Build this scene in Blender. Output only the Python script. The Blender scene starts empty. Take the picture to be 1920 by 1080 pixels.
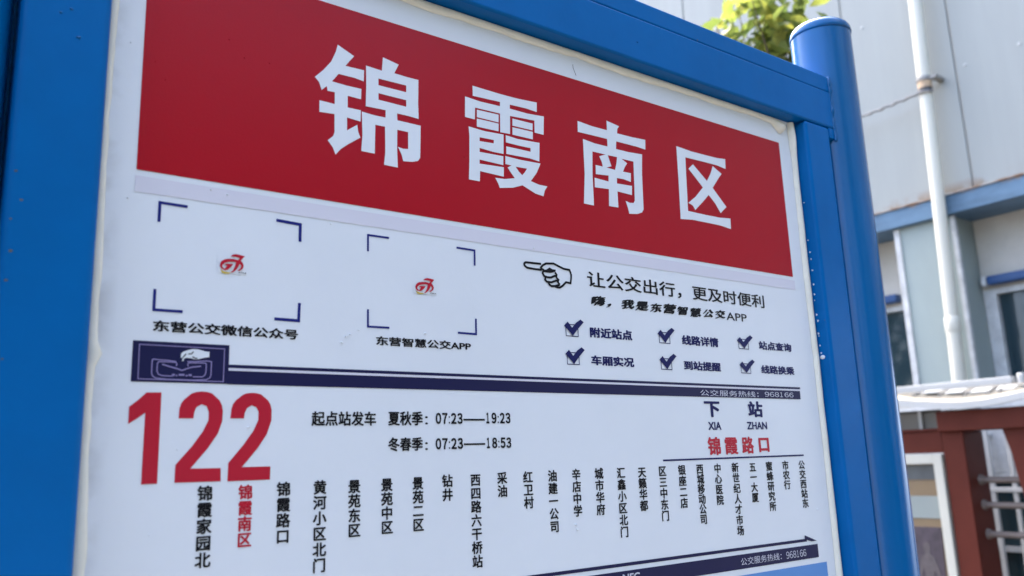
import bpy, bmesh, math, random
from mathutils import Vector, Matrix
random.seed(7)
scene = bpy.context.scene
COL = scene.collection
R = math.radians

# ---------------------------------------------------------------- camera, sky, sun, exposure
cam_d = bpy.data.cameras.new('camera'); cam = bpy.data.objects.new('camera', cam_d); COL.objects.link(cam)
right = Vector((0.80819467, -0.58788041, -0.03489984))
up = Vector((-0.0930125, -0.18593825, 0.97814909))
fwd = Vector((0.58152391, 0.78728875, 0.20495453))
m = Matrix((right, up, -fwd)).transposed().to_4x4(); m.translation = Vector((0, -0.7, 1.7))
cam.matrix_world = m
cam_d.sensor_width = 36; cam_d.lens = 29.556; cam_d.clip_start = 0.02; cam_d.clip_end = 2000
cam_d.dof.use_dof = True; cam_d.dof.focus_distance = 0.95; cam_d.dof.aperture_fstop = 6.0
scene.camera = cam

SUN_EL, SUN_AZ = 56.0, (0.28, 0.96)          # a hazy sun stands high behind the sign
w = bpy.data.worlds.new('World'); scene.world = w; w.use_nodes = True
nt = w.node_tree; bg = nt.nodes['Background']
sky = nt.nodes.new('ShaderNodeTexSky'); sky.sky_type = 'NISHITA'; sky.sun_disc = False
sky.sun_elevation = R(SUN_EL); sky.sun_rotation = math.atan2(SUN_AZ[0], SUN_AZ[1])
sky.dust_density = 6.0; sky.air_density = 0.7; sky.ozone_density = 1.0
nt.links.new(sky.outputs[0], bg.inputs[0]); bg.inputs[1].default_value = 0.15
sd = bpy.data.lights.new('sun', 'SUN'); sun = bpy.data.objects.new('sun', sd); COL.objects.link(sun)
sd.energy = 1.2; sd.angle = R(12); sd.color = (1.0, 0.95, 0.87)
sv = Vector((SUN_AZ[0], SUN_AZ[1], 0)).normalized() * math.cos(R(SUN_EL)) + Vector((0, 0, math.sin(R(SUN_EL))))
sun.rotation_euler = sv.to_track_quat('Z', 'Y').to_euler(); sun.location = sv * 30
scene.view_settings.view_transform = 'Standard'; scene.view_settings.look = 'None'
scene.view_settings.exposure = 3.25; scene.view_settings.gamma = 1.0; scene.view_settings.use_curve_mapping = False
scene.cycles.use_denoising = True

# ---------------------------------------------------------------- measured outlines and lettering of the sign (x, z in metres on the panel)
TITLE = [[[(0.3164,2.1049,),(0.3339,2.0975,),(0.3287,2.0906,),(0.3247,2.0848,),(0.3446,2.0853,),(0.3442,2.0735,),(0.3342,2.0747,),(0.3176,2.0745,),(0.3108,2.0651,),(0.3261,2.0645,),(0.3417,2.0648,),(0.3414,2.0539,),(0.3273,2.0542,),(0.3272,2.0421,),(0.3412,2.0424,),(0.3409,2.0306,),(0.3267,2.0316,),(0.3267,2.0184,),(0.3374,2.0265,),(0.3385,2.0192,),(0.3408,2.014,),(0.3278,2.0045,),(0.3206,1.9985,),(0.3151,1.9916,),(0.3123,1.9982,),(0.3071,2.0044,),(0.3126,2.0098,),(0.3139,2.014,),(0.3137,2.0322,),(0.2984,2.031,),(0.2984,2.0427,),(0.3138,2.0424,),(0.3138,2.0545,),(0.3063,2.0543,),(0.3057,2.0589,),(0.3004,2.0536,),(0.2977,2.0611,),(0.2934,2.0652,),(0.3021,2.0748,),(0.3099,2.0855,),(0.3145,2.0969,)]],[[(0.3467,2.091,),(0.3641,2.0901,),(0.3654,2.105,),(0.3833,2.1018,),(0.3781,2.091,),(0.3928,2.0906,),(0.4061,2.0908,),(0.4054,2.0643,),(0.4058,2.0478,),(0.3924,2.0484,),(0.381,2.0482,),(0.3812,2.0409,),(0.4081,2.041,),(0.407,2.0062,),(0.4044,2.0023,),(0.3977,2.0001,),(0.3875,1.9989,),(0.3857,2.0055,),(0.3817,2.0128,),(0.3877,2.012,),(0.3932,2.0128,),(0.3934,2.0309,),(0.3811,2.0308,),(0.3807,2.0106,),(0.3814,1.991,),(0.3661,1.9911,),(0.3676,2.0039,),(0.3674,2.0311,),(0.3568,2.0308,),(0.3561,2.0006,),(0.3417,2.0005,),(0.3429,2.0175,),(0.3422,2.0413,),(0.355,2.0405,),(0.368,2.0408,),(0.3682,2.0487,),(0.3464,2.0479,),(0.3469,2.0695,)],[(0.3603,2.0807,),(0.3917,2.081,),(0.3916,2.0736,),(0.3603,2.0735,)],[(0.3603,2.065,),(0.3915,2.0649,),(0.3915,2.0578,),(0.3603,2.058,)]],[[(0.4731,2.1013,),(0.5095,2.1005,),(0.5339,2.1008,),(0.5609,2.1025,),(0.5603,2.0908,),(0.5451,2.0917,),(0.5225,2.091,),(0.5221,2.0862,),(0.5465,2.0859,),(0.5704,2.0877,),(0.5688,2.065,),(0.5559,2.0651,),(0.5563,2.0795,),(0.5395,2.0786,),(0.5222,2.0775,),(0.5213,2.056,),(0.508,2.0553,),(0.5085,2.0772,),(0.4757,2.0765,),(0.475,2.0628,),(0.4624,2.0629,),(0.4631,2.0865,),(0.4821,2.0852,),(0.5089,2.0859,),(0.5091,2.091,),(0.4731,2.0896,)]],[[(0.478,2.0747,),(0.5066,2.0754,),(0.5062,2.0663,),(0.4777,2.0661,)]],[[(0.4776,2.0644,),(0.5062,2.0649,),(0.5058,2.0558,),(0.4773,2.0552,)]],[[(0.5254,2.0752,),(0.5536,2.0753,),(0.5531,2.0671,),(0.525,2.0667,)]],[[(0.5249,2.0648,),(0.5534,2.0653,),(0.5529,2.0563,),(0.5246,2.056,)]],[[(0.4667,2.0531,),(0.4872,2.0521,),(0.5124,2.0535,),(0.5115,2.0309,),(0.4989,2.0305,),(0.4801,2.0315,),(0.4799,2.027,),(0.5111,2.0281,),(0.5106,2.0178,),(0.4797,2.0183,),(0.4795,2.0137,),(0.5113,2.0155,),(0.5107,2.0047,),(0.4799,2.0054,),(0.4792,1.9938,),(0.4654,1.9936,),(0.4666,2.0155,),(0.4674,2.0423,)],[(0.4805,2.0437,),(0.4991,2.0444,),(0.4989,2.0404,),(0.4803,2.0393,)]],[[(0.5153,2.0534,),(0.5317,2.0523,),(0.5623,2.054,),(0.5609,2.0315,),(0.5473,2.0327,),(0.5152,2.0317,),(0.5155,2.0404,),(0.5345,2.0407,),(0.549,2.0408,),(0.5492,2.0451,),(0.5346,2.0448,),(0.5152,2.045,)]],[[(0.5138,2.0289,),(0.5339,2.0284,),(0.5625,2.0294,),(0.5565,2.0174,),(0.5476,2.0061,),(0.5591,2.0039,),(0.5709,2.0039,),(0.5669,1.9983,),(0.5647,1.9913,),(0.5535,1.9926,),(0.5358,1.9992,),(0.5227,1.9942,),(0.5049,1.9909,),(0.503,1.9956,),(0.4993,2.0014,),(0.5119,2.0022,),(0.5256,2.0056,),(0.5202,2.0115,),(0.5164,2.0162,),(0.5217,2.0195,),(0.5134,2.0197,)],[(0.5273,2.0192,),(0.543,2.0198,),(0.5398,2.015,),(0.536,2.0109,),(0.5313,2.0144,)]],[[(0.6213,2.0937,),(0.6442,2.0919,),(0.668,2.092,),(0.6681,2.1045,),(0.6887,2.1016,),(0.6855,2.0975,),(0.6845,2.0915,),(0.7101,2.0918,),(0.7329,2.0931,),(0.7318,2.0798,),(0.7181,2.0807,),(0.6823,2.0806,),(0.6811,2.0706,),(0.7012,2.0706,),(0.7254,2.0723,),(0.7229,2.046,),(0.7213,2.0002,),(0.7183,1.9957,),(0.7101,1.9925,),(0.6964,1.9908,),(0.6949,1.9974,),(0.6917,2.0063,),(0.699,2.0049,),(0.7051,2.0058,),(0.7072,2.0092,),(0.7094,2.0597,),(0.6893,2.0596,),(0.6985,2.0554,),(0.6942,2.0502,),(0.6905,2.0432,),(0.7036,2.0436,),(0.7026,2.0321,),(0.6911,2.0336,),(0.6796,2.0332,),(0.679,2.0262,),(0.7041,2.0273,),(0.703,2.0154,),(0.679,2.0162,),(0.679,1.9959,),(0.6638,1.9954,),(0.6651,2.0167,),(0.6428,2.0152,),(0.6433,2.0271,),(0.6654,2.0262,),(0.6659,2.0338,),(0.6456,2.032,),(0.646,2.0435,),(0.6575,2.0436,),(0.656,2.0496,),(0.6527,2.0557,),(0.6631,2.0599,),(0.6422,2.0597,),(0.6403,2.0311,),(0.6398,1.9923,),(0.6243,1.9924,),(0.6279,2.0288,),(0.6282,2.0725,),(0.6468,2.0707,),(0.6672,2.0709,),(0.6673,2.0806,),(0.6426,2.0803,),(0.6207,2.0798,)],[(0.6668,2.0598,),(0.6821,2.0603,),(0.6801,2.0515,),(0.6773,2.043,),(0.6634,2.0435,),(0.6717,2.0466,)]],[[(0.7894,2.0963,),(0.8174,2.0945,),(0.8434,2.0947,),(0.8684,2.0951,),(0.8855,2.0969,),(0.8844,2.0825,),(0.867,2.0844,),(0.8422,2.0844,),(0.8051,2.0839,),(0.8019,2.0104,),(0.8366,2.0102,),(0.8629,2.0105,),(0.8851,2.0125,),(0.8842,1.9977,),(0.8633,1.9997,),(0.8354,1.9998,),(0.8099,1.9997,),(0.7868,1.9975,),(0.7884,2.0459,)]],[[(0.8188,2.0769,),(0.8439,2.0582,),(0.8528,2.0708,),(0.8581,2.0818,),(0.875,2.0738,),(0.8663,2.0644,),(0.8542,2.0504,),(0.879,2.0277,),(0.8659,2.0171,),(0.8565,2.0292,),(0.8449,2.039,),(0.8318,2.0271,),(0.816,2.0138,),(0.8121,2.0192,),(0.804,2.0217,),(0.8187,2.0323,),(0.8346,2.0477,),(0.8094,2.069,)]]]
ROUTE = [[[(0.1587,1.7647,),(0.1698,1.765,),(0.1699,1.6948,),(0.1583,1.6947,),(0.1585,1.749,),(0.1529,1.7447,),(0.1466,1.7404,),(0.1466,1.7535,),(0.1528,1.7588,)]],[[(0.1837,1.7448,),(0.1839,1.7522,),(0.1852,1.7566,),(0.1872,1.7596,),(0.1928,1.7645,),(0.1965,1.7658,),(0.2009,1.7664,),(0.2054,1.766,),(0.2092,1.7649,),(0.2154,1.7593,),(0.2173,1.7555,),(0.2183,1.751,),(0.218,1.7426,),(0.2149,1.7328,),(0.2071,1.7209,),(0.1943,1.7054,),(0.2181,1.7051,),(0.2184,1.6947,),(0.1827,1.695,),(0.1828,1.7086,),(0.1953,1.7233,),(0.2029,1.7344,),(0.207,1.7433,),(0.207,1.7501,),(0.2051,1.7546,),(0.2009,1.7561,),(0.197,1.7538,),(0.1954,1.7493,),(0.1951,1.7448,)]],[[(0.2247,1.7449,),(0.2252,1.7525,),(0.2264,1.7564,),(0.2285,1.7595,),(0.2343,1.7643,),(0.2377,1.7656,),(0.2417,1.7661,),(0.2457,1.7659,),(0.2497,1.765,),(0.256,1.7599,),(0.2581,1.7563,),(0.2592,1.7521,),(0.2592,1.7434,),(0.2554,1.7317,),(0.2478,1.7202,),(0.2352,1.7053,),(0.2593,1.7052,),(0.2591,1.6945,),(0.2239,1.6945,),(0.2241,1.7089,),(0.2362,1.7235,),(0.2442,1.7349,),(0.2479,1.7434,),(0.248,1.7504,),(0.246,1.7543,),(0.242,1.7558,),(0.2381,1.7534,),(0.2363,1.7492,),(0.2358,1.7449,)]]]
HAND_S = [(0.0024,[(0.5574,1.9129,),(0.5495,1.9127,),(0.5367,1.9124,),(0.5346,1.9113,),(0.5341,1.91,),(0.535,1.9082,),(0.5383,1.9065,),(0.5467,1.9062,),(0.5577,1.9062,)],),(0.0024,[(0.556,1.908,),(0.5598,1.9117,),(0.5643,1.9142,),(0.575,1.9153,),(0.5831,1.9127,),(0.5894,1.9109,),(0.5977,1.9105,),(0.5997,1.9054,),(0.5994,1.9013,),(0.5982,1.8953,),(0.5917,1.8958,),(0.5863,1.8911,),(0.5823,1.8888,),(0.5792,1.8887,),(0.5754,1.8895,)],),(0.0024,[(0.556,1.908,),(0.5614,1.9063,)],),(0.0024,[(0.5601,1.9057,),(0.5589,1.9026,),(0.561,1.8996,),(0.566,1.8988,),(0.5703,1.899,),(0.5755,1.9013,),(0.5793,1.9015,)],),(0.0024,[(0.5763,1.9054,),(0.5793,1.902,)],),(0.0024,[(0.5628,1.8985,),(0.5619,1.8957,),(0.5644,1.8937,),(0.5706,1.8936,),(0.5777,1.8963,),(0.5815,1.8964,)],),(0.0024,[(0.5776,1.9,),(0.5818,1.8967,)],),(0.0024,[(0.5666,1.8934,),(0.5674,1.891,),(0.5704,1.8893,),(0.5754,1.8898,),(0.5825,1.892,)],),(0.0024,[(0.5789,1.8956,),(0.5825,1.8921,)],)]
HAND_P = [[[(0.5602,1.9065,),(0.5646,1.9074,),(0.5691,1.9103,),(0.5728,1.9086,),(0.5778,1.9086,),(0.5773,1.9063,),(0.5706,1.9041,),(0.565,1.904,),(0.5594,1.9041,)]]]
BUS_S = [(0.0007,[(0.1515,1.8022,),(0.2178,1.8019,),(0.2176,1.7747,),(0.1517,1.7752,),(0.1515,1.8022,)],),(0.0008,[(0.1796,1.7898,),(0.1727,1.7905,),(0.166,1.7907,),(0.1622,1.7911,),(0.1615,1.79,),(0.1614,1.7847,),(0.1616,1.7794,),(0.1625,1.7775,),(0.165,1.7761,),(0.1734,1.7754,),(0.1927,1.7753,),(0.2037,1.7759,),(0.2067,1.7776,),(0.2074,1.7801,),(0.2075,1.7908,),(0.204,1.7913,),(0.1943,1.7904,),(0.1882,1.7901,)],),(0.0008,[(0.1799,1.7861,),(0.1803,1.7881,),(0.1792,1.7892,),(0.1728,1.7892,),(0.1665,1.7892,),(0.1656,1.7879,),(0.1654,1.7848,),(0.1655,1.7813,),(0.1668,1.7792,),(0.1691,1.7782,),(0.1775,1.778,)],),(0.0008,[(0.193,1.778,),(0.2005,1.7781,),(0.2026,1.7797,),(0.2033,1.7822,),(0.2034,1.7886,),(0.2025,1.7895,),(0.1897,1.7892,),(0.1887,1.788,),(0.189,1.7862,)],),(0.001,[(0.1691,1.7872,),(0.1746,1.7856,),(0.1807,1.7841,),(0.1842,1.7828,),(0.188,1.7843,),(0.1923,1.7858,),(0.1993,1.7868,)],),(0.0016,[(0.1769,1.7791,),(0.1792,1.7791,)],),(0.0011,[(0.1799,1.7786,),(0.1811,1.7787,)],),(0.0015,[(0.182,1.7792,),(0.1865,1.7793,)],),(0.0011,[(0.1874,1.7787,),(0.1891,1.7788,)],),(0.0016,[(0.1897,1.7793,),(0.1921,1.7792,)],)]
BUSHAND_P = [[[(0.1829,1.7931,),(0.1831,1.7963,),(0.1848,1.798,),(0.1886,1.7995,),(0.1917,1.8004,),(0.1965,1.8004,),(0.2019,1.799,),(0.2055,1.7987,),(0.2054,1.7944,),(0.2017,1.7938,),(0.1964,1.7922,),(0.1933,1.7922,),(0.1911,1.7928,),(0.1872,1.7931,),(0.1855,1.7921,),(0.1851,1.7903,),(0.184,1.7905,),(0.1846,1.7928,)]]]
BUSHAND_S = [(0.0011,[(0.1844,1.793,),(0.1856,1.7946,),(0.187,1.7963,)],),(0.0011,[(0.1886,1.7963,),(0.191,1.7964,),(0.1927,1.7983,)],),(0.0011,[(0.1919,1.7942,),(0.1937,1.7932,),(0.1959,1.7928,)],)]
LOGO_R = [[[(0.2199,1.8812,),(0.2216,1.8829,),(0.2245,1.8837,),(0.2281,1.8835,),(0.232,1.8828,),(0.2303,1.8807,),(0.2286,1.8787,),(0.2307,1.8764,),(0.2314,1.874,),(0.2304,1.8715,),(0.228,1.8694,),(0.2259,1.8693,),(0.2288,1.8719,),(0.2294,1.8741,),(0.2278,1.8757,),(0.2267,1.8726,),(0.2247,1.8696,),(0.2221,1.8675,),(0.2198,1.867,),(0.2221,1.869,),(0.2237,1.8722,),(0.2248,1.8766,),(0.2224,1.8769,),(0.2189,1.8764,),(0.2154,1.8752,),(0.2135,1.8732,),(0.2131,1.8717,),(0.2144,1.8703,),(0.2156,1.87,),(0.2173,1.873,),(0.2149,1.8729,),(0.2161,1.8743,),(0.2225,1.875,),(0.2205,1.8719,),(0.218,1.8695,),(0.2157,1.8688,),(0.213,1.8696,),(0.2114,1.8715,),(0.2113,1.8739,),(0.2125,1.8764,),(0.215,1.8782,),(0.2188,1.8791,),(0.2229,1.8793,),(0.2265,1.8786,),(0.2279,1.8808,),(0.2246,1.8813,)]]]
LOGO_Y = [[[(0.2119,1.8694,),(0.214,1.868,),(0.2169,1.8674,),(0.2204,1.8674,),(0.2221,1.8681,),(0.2192,1.8663,),(0.2158,1.8658,),(0.2131,1.8666,)]]]
LOGO_B = [[[(0.2094,1.8828,),(0.2338,1.8825,),(0.2341,1.867,),(0.2281,1.8664,),(0.2105,1.8663,),(0.2095,1.8677,)]]]
LOGO_T = (0.2274,1.8684,0.234,1.8677,)
LOGO2 = ((0.2216,1.875,),(0.4102,1.8739,),1.0386,0.9345,)
BRACKET_S = [(0.0021,[(0.1611,1.9036,),(0.1611,1.9201,),(0.1831,1.9198,)],),(0.0024,[(0.2594,1.9193,),(0.2818,1.9184,),(0.2817,1.9024,)],),(0.002,[(0.1608,1.8475,),(0.1608,1.8306,),(0.183,1.8307,)],),(0.0023,[(0.2822,1.8463,),(0.2817,1.8303,),(0.2597,1.8304,)],),(0.0017,[(0.3491,1.9017,),(0.3491,1.9177,),(0.3714,1.9177,)],),(0.0018,[(0.4484,1.9177,),(0.4704,1.9174,),(0.4701,1.9013,)],),(0.0017,[(0.3491,1.8459,),(0.3491,1.8296,),(0.3713,1.8299,)],),(0.0018,[(0.4699,1.8458,),(0.4696,1.8299,),(0.4479,1.83,)],)]
CHECKS = [(0.5882,1.8356,0.6056,1.8485,),(0.7332,1.8359,0.7511,1.8488,),(0.8791,1.8365,0.8986,1.8489,),(0.5881,1.8044,0.6051,1.8173,),(0.7332,1.8042,0.7511,1.8171,),(0.8795,1.8048,0.8985,1.8169,)]
NFC = None
TEXT = [('东营公交微信公众号',0.1607,1.8132,0.2814,1.8224,'black',0.022,0,),('东营智慧公交APP',0.3573,1.8127,0.463,1.8214,'black',0.02,0,),('让公交出行，更及时便利',0.6232,1.8936,0.9405,1.9124,'black',0.012,0,),('嗨，我是东营智慧公交APP',0.6265,1.872,0.9003,1.8844,'black',0.012,0.12,),('附近站点',0.623,1.8358,0.6886,1.8477,'navy',0.03,0,),('线路详情',0.7721,1.8356,0.8396,1.8479,'navy',0.03,0,),('站点查询',0.92,1.8372,0.9903,1.8488,'navy',0.03,0,),('车厢实况',0.6226,1.8046,0.6888,1.8159,'navy',0.03,0,),('到站提醒',0.7722,1.8048,0.8402,1.8163,'navy',0.03,0,),('线路换乘',0.9202,1.8053,0.9914,1.8168,'navy',0.03,0,),('公交服务热线：',0.7969,1.774,0.9089,1.7814,'pale',0.0,0,),('968166',0.9212,1.775,0.9837,1.7813,'pale',0.0,0,),('下',0.8026,1.7478,0.8316,1.7676,'navy',0.03,0,),('站',0.8856,1.748,0.9153,1.7688,'navy',0.03,0,),('XIA',0.8074,1.7324,0.8314,1.7424,'navy',0.012,0,),('ZHAN',0.8809,1.7327,0.9212,1.7424,'navy',0.012,0,),('锦',0.8037,1.7018,0.8271,1.7242,'red',0.025,0,),('霞',0.8352,1.7022,0.8596,1.7233,'red',0.02,0,),('路',0.8674,1.7024,0.8908,1.7239,'red',0.025,0,),('口',0.9008,1.7037,0.9218,1.7221,'red',0.03,0,),('起点站发车',0.2949,1.7384,0.3573,1.7514,'black',0.02,0,),('夏秋季',0.3696,1.7386,0.4063,1.7519,'black',0.02,0,),(':',0.4088,1.7396,0.4118,1.7475,'black',0.0,0,),('07:23',0.42,1.74,0.4516,1.7508,'black',0.012,0,),('19:23',0.4779,1.7404,0.5094,1.7514,'black',0.012,0,),('冬春季',0.3695,1.7152,0.406,1.728,'black',0.02,0,),(':',0.4084,1.7158,0.4114,1.7231,'black',0.0,0,),('07:23',0.4195,1.716,0.4514,1.7268,'black',0.012,0,),('18:53',0.4777,1.716,0.5094,1.7267,'black',0.012,0,),('公交服务热线：',0.8454,1.5704,0.9244,1.579,'pale',0.0,0,),('968166',0.9336,1.5702,0.976,1.5788,'pale',0.0,0,),('NFC',0.6502,1.5718,0.6758,1.58,'pale',0.012,0,)]
COLUMNS = [('锦霞家园北',0.2066,1.6916,1.6294,0.0113,'black',),('锦霞南区',0.239,1.6909,1.6422,0.0111,'red',),('锦霞路口',0.2712,1.6919,1.6425,0.0114,'black',),('黄河小区北门',0.3036,1.6919,1.6163,0.0114,'black',),('景苑东区',0.3359,1.6913,1.6426,0.0113,'black',),('景苑中区',0.368,1.6914,1.6429,0.0112,'black',),('景苑二区',0.4002,1.6914,1.6429,0.011,'black',),('钻井',0.4323,1.6923,1.6682,0.0112,'black',),('西四路六干桥站',0.4644,1.6919,1.6047,0.0113,'black',),('采油',0.4962,1.6925,1.6686,0.0114,'black',),('红卫村',0.5284,1.6922,1.6558,0.0116,'black',),('油建一公司',0.5604,1.6923,1.6302,0.0115,'black',),('辛店中学',0.5927,1.6926,1.6438,0.0114,'black',),('城市华府',0.625,1.6925,1.6434,0.0118,'black',),('汇鑫小区北门',0.6575,1.692,1.6178,0.0118,'black',),('天籁华都',0.6898,1.6917,1.6438,0.0118,'black',),('区三中东门',0.7226,1.6918,1.6308,0.0118,'black',),('银座二店',0.755,1.692,1.6432,0.012,'black',),('西城移动公司',0.7862,1.6922,1.6229,0.0118,'black',),('中心医院',0.818,1.6919,1.6433,0.012,'black',),('新世纪人才市场',0.8508,1.692,1.6053,0.0123,'black',),('五一大厦',0.8844,1.6914,1.643,0.0123,'black',),('蜜蜂研究所',0.9175,1.6916,1.6303,0.0127,'black',),('市农行',0.9514,1.6917,1.6557,0.0129,'black',),('公交西站东',0.9861,1.6914,1.6304,0.0129,'black',)]
RECTS = {'banner':(0.1417,1.9452,1.0112,2.1465,),'lilac':(0.1413,1.9265,1.0139,1.9401,),'iconbox':(0.1467,1.773,0.2218,1.8052,),'thin':(0.2215,1.7863,1.0005,1.7891,),'band':(0.2219,1.7727,0.9994,1.784,),'dash1':(0.452,1.7433,0.4773,1.7451,),'dash2':(0.4518,1.7197,0.477,1.7214,),'rule':(0.7249,1.6971,0.9931,1.6991,),'arrowline':(0.1545,1.5878,0.9807,1.5913,),'band2':(0.1545,1.5663,1.0031,1.583,),'lightblue':(0.1045,1.2,1.0191,1.559,)}
ARROWHEAD = [(0.9769,1.5959,),(1.0016,1.5872,),(0.9898,1.5873,),(0.9761,1.5911,)]
BEADTOP = [(0.5423,2.1853,),(0.9821,2.1881,),(0.5134,2.1768,),(0.9658,2.1597,),(1.0248,2.1742,)]
BLISTERS = [(0.1366,1.9201,),(0.1315,2.0545,),(1.0389,1.8435,),(1.0298,1.7997,),(0.3268,1.819,),(0.331,1.8212,),(0.3396,1.8257,),(0.3227,1.8133,),(0.1801,1.818,),(0.2395,1.7377,),(0.1837,1.7204,),(0.1659,1.657,),(0.5479,1.9298,),(0.4103,1.8271,),(0.2015,1.9378,),(0.1603,2.0283,),(0.2495,2.0674,),(0.2125,2.0802,),(0.2264,2.0664,),(1.0106,1.6267,),(0.5886,1.6356,),(0.1515,2.0425,),(0.5905,1.6306,),(0.2156,1.9358,),(0.6537,1.621,),(0.3112,1.9232,),(0.4604,2.0173,),(0.6249,2.0262,)]


# ---------------------------------------------------------------- materials
def mat(name, col, rough=0.5, spec=0.5, metal=0.0, var=0.0, vscale=6.0, bump=0.0, bscale=200.0, coat=0.0, stretch=(1, 1, 1), col2=None):
    mt = bpy.data.materials.new(name); mt.use_nodes = True
    n = mt.node_tree.nodes; l = mt.node_tree.links; b = n['Principled BSDF']
    b.inputs['Base Color'].default_value = (*col, 1); b.inputs['Roughness'].default_value = rough
    b.inputs['Specular IOR Level'].default_value = spec; b.inputs['Metallic'].default_value = metal
    b.inputs['Coat Weight'].default_value = coat; b.inputs['Coat Roughness'].default_value = 0.15
    tc = n.new('ShaderNodeTexCoord'); mp = n.new('ShaderNodeMapping'); mp.inputs['Scale'].default_value = stretch
    l.new(tc.outputs['Object'], mp.inputs['Vector'])
    if var > 0:
        nz = n.new('ShaderNodeTexNoise'); nz.inputs['Scale'].default_value = vscale; nz.inputs['Detail'].default_value = 6
        nz.inputs['Roughness'].default_value = 0.62
        l.new(mp.outputs[0], nz.inputs['Vector'])
        mx = n.new('ShaderNodeMix'); mx.data_type = 'RGBA'
        c2 = col2 or tuple(max(0, c * (1 - var)) for c in col); c1 = col if col2 else tuple(min(1, c * (1 + var)) for c in col)
        mx.inputs[6].default_value = (*c1, 1); mx.inputs[7].default_value = (*c2, 1)
        rp = n.new('ShaderNodeMapRange'); rp.inputs[1].default_value = 0.35; rp.inputs[2].default_value = 0.7
        l.new(nz.outputs[0], rp.inputs[0]); l.new(rp.outputs[0], mx.inputs[0]); l.new(mx.outputs[2], b.inputs['Base Color'])
        rr = n.new('ShaderNodeMapRange'); rr.inputs[3].default_value = max(0.02, rough - 0.06); rr.inputs[4].default_value = min(1, rough + 0.1)
        l.new(nz.outputs[0], rr.inputs[0]); l.new(rr.outputs[0], b.inputs['Roughness'])
    if bump > 0:
        nb = n.new('ShaderNodeTexNoise'); nb.inputs['Scale'].default_value = bscale; nb.inputs['Detail'].default_value = 3
        l.new(tc.outputs['Object'], nb.inputs['Vector'])
        bp = n.new('ShaderNodeBump'); bp.inputs['Strength'].default_value = bump; bp.inputs['Distance'].default_value = 0.002
        l.new(nb.outputs[0], bp.inputs['Height']); l.new(bp.outputs[0], b.inputs['Normal'])
    return mt

def mask_over(mt, colour, scale, lo, hi, kind='noise', zrange=None, xrange=None, amount=1.0):
    """lays patches of another colour (rust, chips) over a material, shaped by their own noise"""
    n = mt.node_tree.nodes; l = mt.node_tree.links; b = n['Principled BSDF']
    tc = n.new('ShaderNodeTexCoord')
    if kind == 'noise':
        t = n.new('ShaderNodeTexNoise'); t.inputs['Detail'].default_value = 5; src = t.outputs[0]
    else:
        t = n.new('ShaderNodeTexVoronoi'); src = t.outputs[0]
    t.inputs['Scale'].default_value = scale
    l.new(tc.outputs['Object'], t.inputs['Vector'])
    r = n.new('ShaderNodeMapRange'); r.inputs[1].default_value = lo; r.inputs[2].default_value = hi
    l.new(src, r.inputs[0]); fac = r.outputs[0]
    for ax, rng in ((2, zrange), (0, xrange)):
        if not rng: continue
        sp = n.new('ShaderNodeSeparateXYZ'); l.new(tc.outputs['Object'], sp.inputs[0])
        zr = n.new('ShaderNodeMapRange'); zr.inputs[1].default_value = rng[0]; zr.inputs[2].default_value = rng[1]; zr.inputs[4].default_value = amount
        l.new(sp.outputs[ax], zr.inputs[0])
        mu = n.new('ShaderNodeMath'); mu.operation = 'MULTIPLY'; l.new(fac, mu.inputs[0]); l.new(zr.outputs[0], mu.inputs[1]); fac = mu.outputs[0]
    mx = n.new('ShaderNodeMix'); mx.data_type = 'RGBA'; mx.inputs[7].default_value = (*colour, 1)
    old = [k for k in l if k.to_socket == b.inputs['Base Color']]
    if old:
        l.new(old[0].from_socket, mx.inputs[6])
    else:
        mx.inputs[6].default_value = b.inputs['Base Color'].default_value
    l.new(fac, mx.inputs[0]); l.new(mx.outputs[2], b.inputs['Base Color'])
    return mt

BLUE = (0.0, 0.117, 0.36)
M = {}
M['blue'] = mat('blue_gloss_paint', BLUE, rough=0.32, spec=0.11, var=0.07, vscale=9, bump=0.10, bscale=55)
M['chip'] = mat('bared_grey_primer', (0.085, 0.088, 0.085), rough=0.8, var=0.3, vscale=300)
M['post'] = mat('blue_post_paint', (0.0, 0.092, 0.258), rough=0.13, spec=0.4, var=0.08, vscale=14, bump=0.05, bscale=24, stretch=(1, 1, 0.15))
mask_over(M['post'], (0.22, 0.09, 0.04), 22, 0.62, 0.66, zrange=(2.352, 2.358), xrange=(1.175, 1.19))
M['paper'] = mat('white_vinyl', (0.745, 0.775, 0.805), rough=0.34, spec=0.35, var=0.03, vscale=3, bump=0.05, bscale=160)
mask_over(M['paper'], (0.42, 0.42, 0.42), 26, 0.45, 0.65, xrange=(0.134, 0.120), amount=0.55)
M['lilac'] = mat('lilac_print', (0.68, 0.665, 0.73), rough=0.34, spec=0.35, bump=0.035, bscale=420)
M['red'] = mat('red_print', (0.40, 0.006, 0.016), rough=0.26, spec=0.2, bump=0.05, bscale=420)
M['redtxt'] = mat('red_ink', (0.48, 0.012, 0.032), rough=0.33, spec=0.25, bump=0.05, bscale=420)
M['navy'] = mat('navy_ink', (0.013, 0.013, 0.06), rough=0.33, spec=0.2, bump=0.04, bscale=420)
M['navytxt'] = mat('navy_text_ink', (0.012, 0.014, 0.09), rough=0.35, spec=0.15)
M['bracketblue'] = mat('deep_blue_ink', (0.014, 0.02, 0.17), rough=0.35, spec=0.15)
M['black'] = mat('black_ink', (0.008, 0.008, 0.011), rough=0.35, spec=0.15)
M['pale'] = mat('pale_print', (0.60, 0.60, 0.68), rough=0.36, spec=0.4)
M['mauve'] = mat('mauve_line_ink', (0.26, 0.22, 0.42), rough=0.36, spec=0.4)
M['skyblue'] = mat('light_blue_print', (0.10, 0.27, 0.60), rough=0.34, spec=0.4)
M['grey'] = mat('grey_ink', (0.16, 0.17, 0.18), rough=0.4, spec=0.3)
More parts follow.
